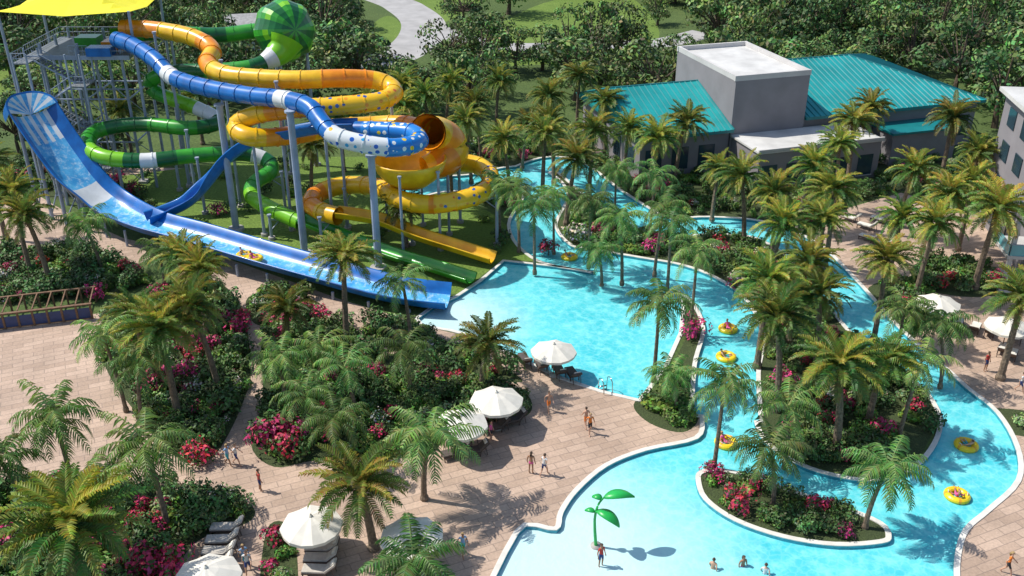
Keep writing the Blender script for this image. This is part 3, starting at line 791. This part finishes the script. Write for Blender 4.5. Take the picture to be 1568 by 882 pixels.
# ---------------------------------------------------------------- buildings
def frame(o,ang):return Matrix.Translation(Vector(o))@Matrix.Rotation(ang,4,'Z')
bld=empty('event_hall_building',(25,109,0));A=math.radians(17);X=frame((25.1,108.3,0),A)
mb=MB()
mb.box((4.75,7.5,5.4),(9.5,15,10.8),'wallg',X=X);mb.box((4.75,7.5,10.84),(8.9,14.4,.08),'roofw',X=X)
for (c,d) in (((4.75,.15,11.1),(9.7,.3,.6)),((4.75,14.85,11.1),(9.7,.3,.6)),((.13,7.5,11.1),(.3,14.4,.6)),((9.37,7.5,11.1),(.3,14.4,.6))): mb.box(c,d,'wallw',X=X)
mb.box((8,-3.2,2.2),(15.6,6.3,4.4),'wallg',X=X);mb.box((8,-3.2,4.46),(16,6.7,.2),'roofw',X=X);mb.box((8,-6.45,4.65),(16,.2,.35),'wallw',X=X)
for i in range(5):
    mb.box((1.6+i*3.1,-6.37,1.7),(1.9,.1,2.4),'glass',X=X);mb.box((1.6+i*3.1,-6.4,.42),(2.1,.16,.12),'wallw',X=X)
mb.obj('main_block',bld)
def hip(mb,x0,x1,y0,y1,ze,zr,hl,hr_,X,rib=.75):
    ym=(y0+y1)/2;run=(y1-y0)/2;o=.7
    x0-=o;x1+=o;y0-=o;y1+=o;run+=o
    rl=x0+(run if hl else 0);rr=x1-(run if hr_ else 0)
    v=[(x0,y0,ze),(x1,y0,ze),(x1,y1,ze),(x0,y1,ze),(rl,ym,zr),(rr,ym,zr)]
    mb.add(v,[(0,1,5,4),(2,3,4,5),(1,2,5),(3,0,4)],'teal',None,X)
    mb.add([(x0,y0,ze-.35),(x1,y0,ze-.35),(x1,y1,ze-.35),(x0,y1,ze-.35)]+v[:4],[(0,4,5,1),(1,5,6,2),(2,6,7,3),(3,7,4,0),(0,1,2,3)],'teal2',None,X)
    k=(zr-ze)/run;x=x0+rib/2
    while x<x1:
        m=run
        if hl:m=min(m,x-x0)
        if hr_:m=min(m,x1-x)
        for s,yy in((1,y0),(-1,y1)):
            a=Vector((x,yy,ze));b=Vector((x,yy+s*m,ze+k*m))
            mb.add([a+Vector((-.07,0,.0)),a+Vector((0,0,.1)),a+Vector((.07,0,0)),b+Vector((-.07,0,0)),b+Vector((0,0,.1)),b+Vector((.07,0,0))],[(0,1,4,3),(1,2,5,4)],'teal2',None,X)
        x+=rib
    if hr_:
        y=y0+rib/2
        while y<y1:
            m=min(run,y-y0,y1-y);a=Vector((x1,y,ze));b=Vector((x1-m,y,ze+k*m))
            mb.add([a+Vector((0,-.07,0)),a+Vector((0,0,.1)),a+Vector((0,.07,0)),b+Vector((0,-.07,0)),b+Vector((0,0,.1)),b+Vector((0,.07,0))],[(0,1,4,3),(1,2,5,4)],'teal2',None,X)
            y+=rib
    for a,b in(((rl,ym,zr),(rr,ym,zr)),((x0,y0,ze),(rl,ym,zr)),((x1,y0,ze),(rr,ym,zr)),((x1,y1,ze),(rr,ym,zr)),((x0,y1,ze),(rl,ym,zr))):
        mb.beam(X@Vector(a),X@Vector(b),.12,'teal2',6)
mb=MB()
mb.box((-5.7,9,2.7),(11,18,5.4),'wallg',X=X);hip(mb,-11.2,-.7,0,18,5.4,8.6,False,False,X)
mb.add([(-11.2,0,5.4),(-11.2,18,5.4),(-11.2,9,8.35)],[(0,1,2)],'wallg',None,X)
for i in range(3): mb.box((-9.5+i*3.3,-.04,2.4),(2,.1,2.6),'glass',X=X)
for i in range(4): mb.box((-11.24,2.5+i*4,2.4),(.1,2,2.6),'glass',X=X)
mb.obj('left_wing',bld)
mb=MB()
mb.box((22,12,2.9),(24.6,23,5.8),'wallg',X=X);hip(mb,10.4,34.3,.5,23.5,5.8,9.4,False,True,X)
for i in range(6): mb.box((17.5+i*3,.46,2.6),(1.9,.1,2.6),'glass',X=X)
mb.box((24,-1.6,1.9),(9,4,3.8),'wallg',X=X);mb.box((24,-1.6,3.9),(9.5,4.5,.25),'teal2',X=X)
mb.obj('right_wing',bld);child_root(bld)
hot=empty('hotel_building',(56,88,0));X=frame((43.6,79.3,0),math.radians(-8));mb=MB()
mb.box((15,9,6.8),(24,14,13.6),'wallg',X=X)
for k in range(4):
    z=.15+k*3.3;xo=0 if k<2 else 2.6;wd=27-xo
    mb.box((xo+wd/2,.6,z),(wd,4.6,.3),'wallw',X=X)
    if k: 
        mb.box((xo+wd/2,-1.6,z+.65),(wd-.4,.06,1.0),'rail_glass',X=X);mb.box((xo+.08,.6,z+.65),(.06,4.2,1.0),'rail_glass',X=X)
        mb.box((xo+wd/2,-1.6,z+1.2),(wd-.2,.1,.07),'steel',X=X)
    for i in range(6):
        mb.box((5+i*4.3,1.94,z+1.45),(3.2,.1,2.4),'glass',X=X)
        mb.box((7.1+i*4.3,.7,z+1.65),(.3,4.4,3.0),'wallw',X=X)
        mb.box((5+i*4.3,1.87,z+1.45),(.08,.08,2.4),'dsteel',X=X)
    mb.box((xo+.4,-1.3,z+1.65),(.35,.35,3.0),'wallw',X=X)
mb.box((15.2,6.5,13.75),(26,19,.4),'roofw',X=X)
for k in range(4):
    for i in range(3): mb.box((2.95,5+i*4,1.7+k*3.3),(.1,2.0,1.8),'glass',X=X)
mb.obj('hotel_block',hot);child_root(hot)
hs=empty('white_house',(house_c.x,house_c.y,0));X=frame((house_c.x,house_c.y,0),.25);mb=MB()
mb.box((0,0,1.8),(10,7,3.6),'housew',X=X)
mb.add([(-5.5,-4,3.6),(5.5,-4,3.6),(5.5,4,3.6),(-5.5,4,3.6),(-5.5,0,5.6),(5.5,0,5.6)],[(0,1,5,4),(2,3,4,5),(0,4,3),(1,2,5)],'shingle',None,X)
for i in range(3): mb.box((-3.3+i*3.3,-3.54,1.9),(1.3,.1,1.5),'glass',X=X)
mb.obj('house_body',hs);child_root(hs)
# ---------------------------------------------------------------- furniture
def umbrella_mesh():
    mb=MB();n=8;r=1.9
    rows=[(0,3.05),(.7,2.86),(1.3,2.62),(r,2.36)]
    q=[]
    for rr,z in rows:
        for j in range(n*2):
            a=math.pi*j/n;s=1 if j%2==0 else .955
            q.append((math.cos(a)*rr*s,math.sin(a)*rr*s,z-(0 if j%2==0 else .05*rr)))
    m=n*2
    mb.add(q,[(i*m+j,(i+1)*m+j,(i+1)*m+(j+1)%m,i*m+(j+1)%m) for i in range(3) for j in range(m)],'canvas')
    q2=q[-m:]+[(x,y,z-.2) for x,y,z in q[-m:]]
    mb.add(q2,[(j,j+m,(j+1)%m+m,(j+1)%m) for j in range(m)],'canvas')
    mb.tube([(0,0,0),(0,0,3.2)],.045,'wood',8);mb.tube([(0,0,3.05),(0,0,3.22)],[.14,.02],'canvas',8)
    mb.tube([(0,0,0),(0,0,.12),(0,0,.2)],[.38,.36,.1],'concrete',12)
    for j in range(0,m,2):
        x,y,z=q[-m:][j];mb.beam((0,0,2.95),(x*.98,y*.98,z-.03),.018,'wood',4);mb.beam((0,0,2.2),(x*.5,y*.5,2.66),.014,'wood',4)
    return mb.mesh('umbrella')
UM=umbrella_mesh()
for u,v in [(848,530),(760,608),(705,643),(476,796),(630,815),(316,876),(1438,458),(1545,492)]:
    q=P(u,v,2.6);place(UM,'patio_umbrella',(q.x,q.y,0),U(0,1),U(.92,1.0))
def lounger_mesh(c):
    mb=MB()
    for sx in(-.31,.31):
        mb.box((sx,.1,.3),(.05,1.3,.07),'wicker')
        for y in(-.48,.68): mb.box((sx,y,.14),(.06,.06,.28),'wicker')
    for i in range(9): mb.box((0,-.5+i*.15,.345),(.58,.1,.025),'wicker')
    mb.box((0,.1,.41),(.62,1.28,.1),c)
    X=Matrix.Translation(Vector((0,-.54,.38)))@Matrix.Rotation(math.radians(-42),4,'X')
    mb.box((0,-.36,.0),(.66,.74,.04),'wicker',X=X);mb.box((0,-.36,.075),(.62,.72,.1),c,X=X);mb.box((0,-.6,.15),(.42,.2,.09),'canvas',X=X)
    mb.beam((-.28,-.95,.02),(-.28,-.85,.6),.025,'wicker',5);mb.beam((.28,-.95,.02),(.28,-.85,.6),.025,'wicker',5)
    return mb.mesh('lounger')
LM=[lounger_mesh('cushd'),lounger_mesh('cush'),lounger_mesh('canvas')]
for u,v,k,rz in [(803,556,0,.3),(828,564,0,.3),(856,573,0,.3),(876,578,0,.3),(768,640,0,1.9),(782,650,0,1.9),(755,660,0,1.9),(708,682,0,1.9),(722,697,0,1.9),(695,700,0,1.9),
  (345,815,1,1.6),(338,834,1,1.6),(333,852,1,1.6),(328,870,1,1.6),(492,828,1,1.5),(490,846,1,1.5),(488,862,1,1.5),(486,880,1,1.5),
  (1466,500,2,-.5),(1492,507,2,-.5),(1515,512,2,-.5),(1535,540,2,-.5),(1555,520,2,-.5),(1300,338,2,.8),(1325,350,2,.8),(1345,340,2,.8),(1328,368,2,.8),(1350,376,2,.8),(1370,345,2,.8),(1330,390,2,.8),(1548,548,2,-.5),(1395,470,2,-.5),(1430,490,1,-.5),(620,855,1,1.5),(618,875,1,1.5)]:
    place(LM[k],'sun_lounger',P(u,v),rz+U(-.08,.08),1.1)
def ring_mesh():
    mb=MB();n=28;m=12;q=[]
    for i in range(n):
        a=6.28318*i/n
        for j in range(m):
            b=6.28318*j/m;r=.5+.21*math.cos(b);q.append((math.cos(a)*r,math.sin(a)*r,.12+.19*math.sin(b)))
    for i in range(n):
        for j in range(m):
            mb.add([q[i*m+j],q[((i+1)%n)*m+j],q[((i+1)%n)*m+(j+1)%m],q[i*m+(j+1)%m]],[(0,1,2,3)],'rubw' if i%7==0 else 'rubber')
    for a in(0,3.14159):
        c=Vector((math.cos(a)*.5,math.sin(a)*.5,.33));mb.tube([c+Vector((0,-.12,-.03)),c+Vector((0,-.06,.05)),c+Vector((0,.06,.05)),c+Vector((0,.12,-.03))],.02,'c_white',6)
    return mb.mesh('tube',True)
RM=ring_mesh()
# ---------------------------------------------------------------- people
POSES={
'stand':dict(pel=(0,0,.95),sp=(0,0,1.14),ch=(0,0,1.34),nk=(0,0,1.49),h0=(0,-.01,1.56),h1=(0,-.02,1.645),h2=(0,-.01,1.73),
  sh=(.18,0,1.41),el=((.25,.03,1.13),(.25,.03,1.13)),wr=((.27,-.06,.89),(.27,-.06,.89)),hp=(.09,0,.9),kn=((.11,-.01,.5),(.11,-.02,.5)),an=((.12,.02,.08),(.12,.02,.08)),to=((.14,-.15,.035),(.14,-.15,.035))),
'walk':dict(pel=(0,0,.93),sp=(0,-.01,1.12),ch=(0,-.02,1.32),nk=(0,-.03,1.47),h0=(0,-.05,1.54),h1=(0,-.06,1.625),h2=(0,-.05,1.71),
  sh=(.18,-.02,1.39),el=((.25,.14,1.14),(.25,-.1,1.13)),wr=((.26,.1,.9),(.25,-.3,.97)),hp=(.09,0,.88),kn=((.1,-.2,.5),(.1,.06,.48)),an=((.1,-.28,.08),(.1,.34,.14)),to=((.11,-.44,.04),(.11,.22,.035))),
'sit':dict(pel=(0,.1,.2),sp=(0,.2,.36),ch=(0,.32,.53),nk=(0,.4,.66),h0=(0,.42,.73),h1=(0,.42,.82),h2=(0,.43,.9),
  sh=(.18,.36,.58),el=((.36,.22,.42),(.36,.22,.42)),wr=((.42,0,.36),(.42,0,.36)),hp=(.09,.04,.2),kn=((.13,-.38,.42),(.13,-.38,.4)),an=((.12,-.74,.26),(.14,-.76,.26)),to=((.13,-.84,.38),(.15,-.86,.38))),
}
def person_mesh(pose,top,bot,hair,skin,female=False):
    p=POSES[pose];V=[];E=[];Rr=[];seg=[]
    def v(c,r): V.append(c);Rr.append(r);return len(V)-1
    def e(a,b,tag): E.append((a,b));seg.append((a,b,tag))
    a=v(p['pel'],(.135,.10));b=v(p['sp'],(.115 if not female else .1,.085));c=v(p['ch'],(.145 if not female else .125,.1));d=v(p['nk'],(.052,.052));h0=v(p['h0'],(.062,.07));h1=v(p['h1'],(.078,.095));h2=v(p['h2'],(.058,.07))
    e(a,b,'top');e(b,c,'top');e(c,d,'neck');e(d,h0,'neck');e(h0,h1,'head');e(h1,h2,'head')
    hands=[]
    for i,s in enumerate((-1,1)):
        m=lambda q:(q[0]*s,q[1],q[2])
        sh=v(m(p['sh']),(.058,.058));el=v(m(p['el'][i]),(.042,.042));wr=v(m(p['wr'][i]),(.027,.027))
        e(c,sh,'top');e(sh,el,'arm');e(el,wr,'arm')
        hp=v(m(p['hp']),(.088,.09));kn=v(m(p['kn'][i]),(.058,.06));an=v(m(p['an'][i]),(.036,.038));to=v(m(p['to'][i]),(.036,.024))
        e(a,hp,'bot');e(hp,kn,'thigh');e(kn,an,'leg');e(an,to,'leg')
        hands.append((Vector(V[el]),Vector(V[wr]),s))
    me=bpy.data.meshes.new('t');me.from_pydata(V,E,[]);o=bpy.data.objects.new('t',me);COL.objects.link(o)
    o.modifiers.new('s','SKIN');o.modifiers.new('ss','SUBSURF').levels=1
    for i,r in enumerate(Rr): me.skin_vertices[0].data[i].radius=r
    me.skin_vertices[0].data[0].use_root=True
    bpy.context.view_layer.update()
    ev=o.evaluated_get(bpy.context.evaluated_depsgraph_get());m2=ev.to_mesh()
    mb=MB();mv=[x.co.copy() for x in m2.vertices]
    buck={}
    for f in m2.polygons:
        ct=Vector(f.center);best=None;bdd=1e9
        for (i,j,t) in seg:
            A_=Vector(V[i]);B=Vector(V[j]);ab=B-A_;k=max(0,min(1,(ct-A_).dot(ab)/ab.length_squared));dd=(ct-(A_+ab*k)).length
            if dd<bdd: bdd=dd;best=(t,k)
        t,k=best
        if t=='top': mm=top if top else skin
        elif t=='arm': mm=top if (top and k<.35) else skin
        elif t=='bot': mm=bot
        elif t=='thigh': mm=bot if (k<(.25 if female and not top else .65)) else skin
        else: mm=skin
        buck.setdefault(mm,[]).append(tuple(f.vertices))
    mb.v=mv
    for k,fs in buck.items():
        i=mb.mi(k)
        for f in fs: mb.f.append(f);mb.m.append(i);mb.c.append(None)
    ev.to_mesh_clear();bpy.data.objects.remove(o)
    hc=Vector(p['h1']);q=[];n=12
    for th in [0,25,50,75,100]:
        for j in range(n):
            ph=6.28318*j/n;t=math.radians(th if math.sin(ph)>-.3 else min(th,48))
            q.append(hc+Vector((math.sin(t)*math.cos(ph)*.095,math.sin(t)*math.sin(ph)*.115+.012,math.cos(t)*.118)))
    mb.add(q,[(i*n+j,(i+1)*n+j,(i+1)*n+(j+1)%n,i*n+(j+1)%n) for i in range(4) for j in range(n)],hair)
    if female: mb.tube([hc+Vector((0,.08,.02)),hc+Vector((0,.12,-.1)),hc+Vector((0,.1,-.26))],[.07,.075,.03],hair,8)
    mb.tube([hc+Vector((0,-.085,.01)),hc+Vector((0,-.125,-.02)),hc+Vector((0,-.09,-.035))],[.008,.016,.01],skin,6)
    for s in(-1,1):
        mb.tube([hc+Vector((s*.032,-.088,.015)),hc+Vector((s*.032,-.1,.015))],.011,'eye',6)
        mb.tube([hc+Vector((s*.078,.01,0)),hc+Vector((s*.1,.02,.005))],[.02,.03],skin,6)
    mb.box(hc+Vector((0,-.088,-.055)),(.045,.014,.01),'c_red')
    for el,wr,s in hands:
        dr=(wr-el).normalized();sd=dr.cross(Vector((1,0,0))).normalized();nn=sd.cross(dr)
        pe=wr+dr*.085
        mb.tube([wr-dr*.02,wr+dr*.03,pe],[.026,.036,.036],skin,6)
        for i in range(4):
            b0=pe+sd*(-.027+.018*i);l=(.065,.078,.074,.056)[i]
            mb.tube([b0-dr*.01,b0+dr*l*.55,b0+dr*l*.9-nn*s*.02],[.0095,.009,.007],skin,5)
        b0=wr+dr*.03-sd*.03;mb.tube([b0,b0+dr*.03-sd*.03,b0+dr*.06-sd*.035],[.012,.011,.008],skin,5)
    return mb.mesh('person',True)
PE={'a':person_mesh('stand','c_red','c_navy','hair1','skin2'),'b':person_mesh('walk',None,'c_orange','hair1','skin1'),'c':person_mesh('walk','c_orange','c_black','hair2','skin1',True),
 'd':person_mesh('stand',None,'c_pink','hair1','skin2',True),'e':person_mesh('walk','c_white','c_navy','hair1','skin1'),'f':person_mesh('walk','c_lblue','c_teal','hair2','skin2'),
 's1':person_mesh('sit',None,'c_teal','hair1','skin1'),'s2':person_mesh('sit','c_pink','c_pink','hair2','skin2',True),'g':person_mesh('stand','c_pink','c_black','hair1','skin1',True)}
for k,u,v,rz in [('b',840,630,.3),('c',903,664,.2),('b',897,655,-2.8),('d',813,725,2.8),('e',833,728,2.5),('f',709,850,.4),('e',381,878,.2),('f',350,712,1.2),('e',363,712,1.4),('a',399,752,2.2),('g',752,676,1.2),('a',1508,568,.5),('e',1560,600,1),('f',376,868,.6),('c',1540,880,1)]:
    place(PE[k],'person',P(u,v),rz,1.0)
q=P(920,862);place(PE['a'],'person',(q.x,q.y,-.3),.6)
for u,v,k in[(1092,866,'b'),(1138,862,'d'),(1172,874,'e')]:
    q=P(u,v);place(PE[k],'swimmer',(q.x,q.y,-1.2),U(0,6))
def rider(u,v,k,name='inner_tube'):
    q=P(u,v);q.z=-.22;e=empty(name,q);e.rotation_euler[2]=U(0,6.28)
    place(RM,'ring',(0,0,0),0,1.15,parent=e);place(PE[k],'rider',(0,.02,-.02),0,.95,parent=e)
for i,(u,v) in enumerate([(1115,502),(1112,545),(1112,676),(1480,680),(1466,757),(872,392)]): rider(u,v,'s1' if i%2 else 's2','inner_tube_with_rider')
e=empty('slide_raft',P(381,395,1.45));e.rotation_euler[2]=1.0
for dy in(-.75,.55): place(RM,'ring',(0,dy,0),0,1.15,parent=e);place(PE['s2' if dy<0 else 's1'],'rider',(0,dy,0),0,.95,parent=e)
mb=MB()
for dx in(-.28,.28):
    mb.tube([Vector((dx,.5,-.6)),Vector((dx,.5,.3)),Vector((dx,.42,.75)),Vector((dx,.15,.9)),Vector((dx,-.2,.75)),Vector((dx,-.3,.07))],.03,'chrome',8)
for z in(-.45,-.15,.1): mb.box((0,.5,z),(.5,.1,.04),'chrome')
place(mb.mesh('ladder',True),'pool_ladder',P(928,600),.35,1.25)
wf=empty('leaf_shade_feature',P(913,832));mb=MB()
st=[Vector((0,0,-.3)),Vector((-.12,0,1)),Vector((-.15,0,2)),Vector((0,0,2.9)),Vector((.35,0,3.5))]
mb.tube(catmull(st,6),[.11-.06*i/24 for i in range(25)],'leafg',10)
mb.tube([(0,0,-.35),(0,0,-.12)],.35,'concrete',12)
def leaf(base,az,L,w,e0,dr):
    hd=Vector((math.cos(az),math.sin(az),0));sd=Vector((-hd.y,hd.x,0));p=Vector(base);n=12;rows=[]
    for k in range(n+1):
        t=k/n;ww=w*math.sin(math.pi*min(1,t*.96+.02))**.75*(1-.35*t)
        rows.append((p-sd*ww-Vector((0,0,.12*ww)),p+Vector((0,0,.05)),p+sd*ww-Vector((0,0,.12*ww))))
        e_=e0-dr*t;p=p+(hd*math.cos(e_)+Vector((0,0,math.sin(e_))))*L/n
    q=[x for r in rows for x in r]+[x-Vector((0,0,.05)) for r in rows for x in r];m=3*(n+1)
    fs=[]
    for k in range(n):
        for j in range(2):
            a=k*3+j;fs+=[(a,a+1,a+4,a+3),(m+a,m+a+3,m+a+4,m+a+1)]
        fs+=[(k*3,k*3+3,m+k*3+3,m+k*3),(k*3+2,m+k*3+2,m+k*3+5,k*3+5)]
    mb.add(q,fs,'leafg')
leaf((.3,0,3.45),.15,2.0,.5,.5,1.3);leaf((-.1,0,2.5),-.5,1.8,.5,.3,1.5);leaf((-.15,0,2.4),2.9,.7,.25,.7,1.6);leaf((.2,0,3.3),2.5,.8,.3,.7,1.9)
mb.obj('leaves_and_stem',wf,True)
fa=P(-60,512);fbp=P(142,488);mb=MB();d=fbp-fa;n=9;ang=math.atan2(d.y,d.x);X=frame(fa,ang);L=d.length
for i in range(n+1): mb.box((L*i/n,0,.7),(.16,.16,1.4),'wood',X=X)
for i in range(n): mb.box((L*(i+.5)/n,0,.62),(L/n-.2,.05,.95),'panel',X=X)
mb.box((L/2,0,1.44),(L+.3,.26,.08),'wood',X=X);mb.box((L/2,0,.1),(L,.1,.1),'wood',X=X)
for i in range(n+1): mb.box((L*i/n,1.65,1.44),(.1,2.9,.1),'wood',X=X)
mb.box((L/2,3.2,1.44),(L+.3,.2,.1),'wood',X=X)
for i in range(n+1): mb.box((L*i/n,3.2,.7),(.14,.14,1.38),'wood',X=X)
mb.obj('timber_pergola_fence')
# ---------------------------------------------------------------- light, sky, camera
w=bpy.data.worlds.new('World');scene.world=w;w.use_nodes=True;nt=w.node_tree
bg=nt.nodes['Background'];sky=nt.nodes.new('ShaderNodeTexSky');sky.sky_type='NISHITA';sky.sun_disc=False
sd=Vector((-.74,.16,1.0)).normalized();sky.sun_elevation=math.asin(sd.z);sky.sun_rotation=math.atan2(sd.x,sd.y)
nt.links.new(sky.outputs[0],bg.inputs[0]);bg.inputs[1].default_value=.15
sl=bpy.data.lights.new('sun','SUN');sl.energy=4.7;sl.angle=math.radians(.6);sl.color=(1,.955,.88)
so=bpy.data.objects.new('sun',sl);COL.objects.link(so);so.rotation_euler=sd.to_track_quat('Z','Y').to_euler();so.location=(-60,0,90)
cam=bpy.data.cameras.new('camera');co=bpy.data.objects.new('camera',cam);COL.objects.link(co);co.location=(0,0,H);co.rotation_euler=(math.radians(90)-PT,0,0)
cam.sensor_width=36;cam.lens=36*F/1568;cam.clip_end=5000;cam.clip_start=.5;scene.camera=co
scene.view_settings.view_transform='Standard';scene.view_settings.look='None';scene.view_settings.exposure=0
print('OBJS',len(bpy.data.objects))
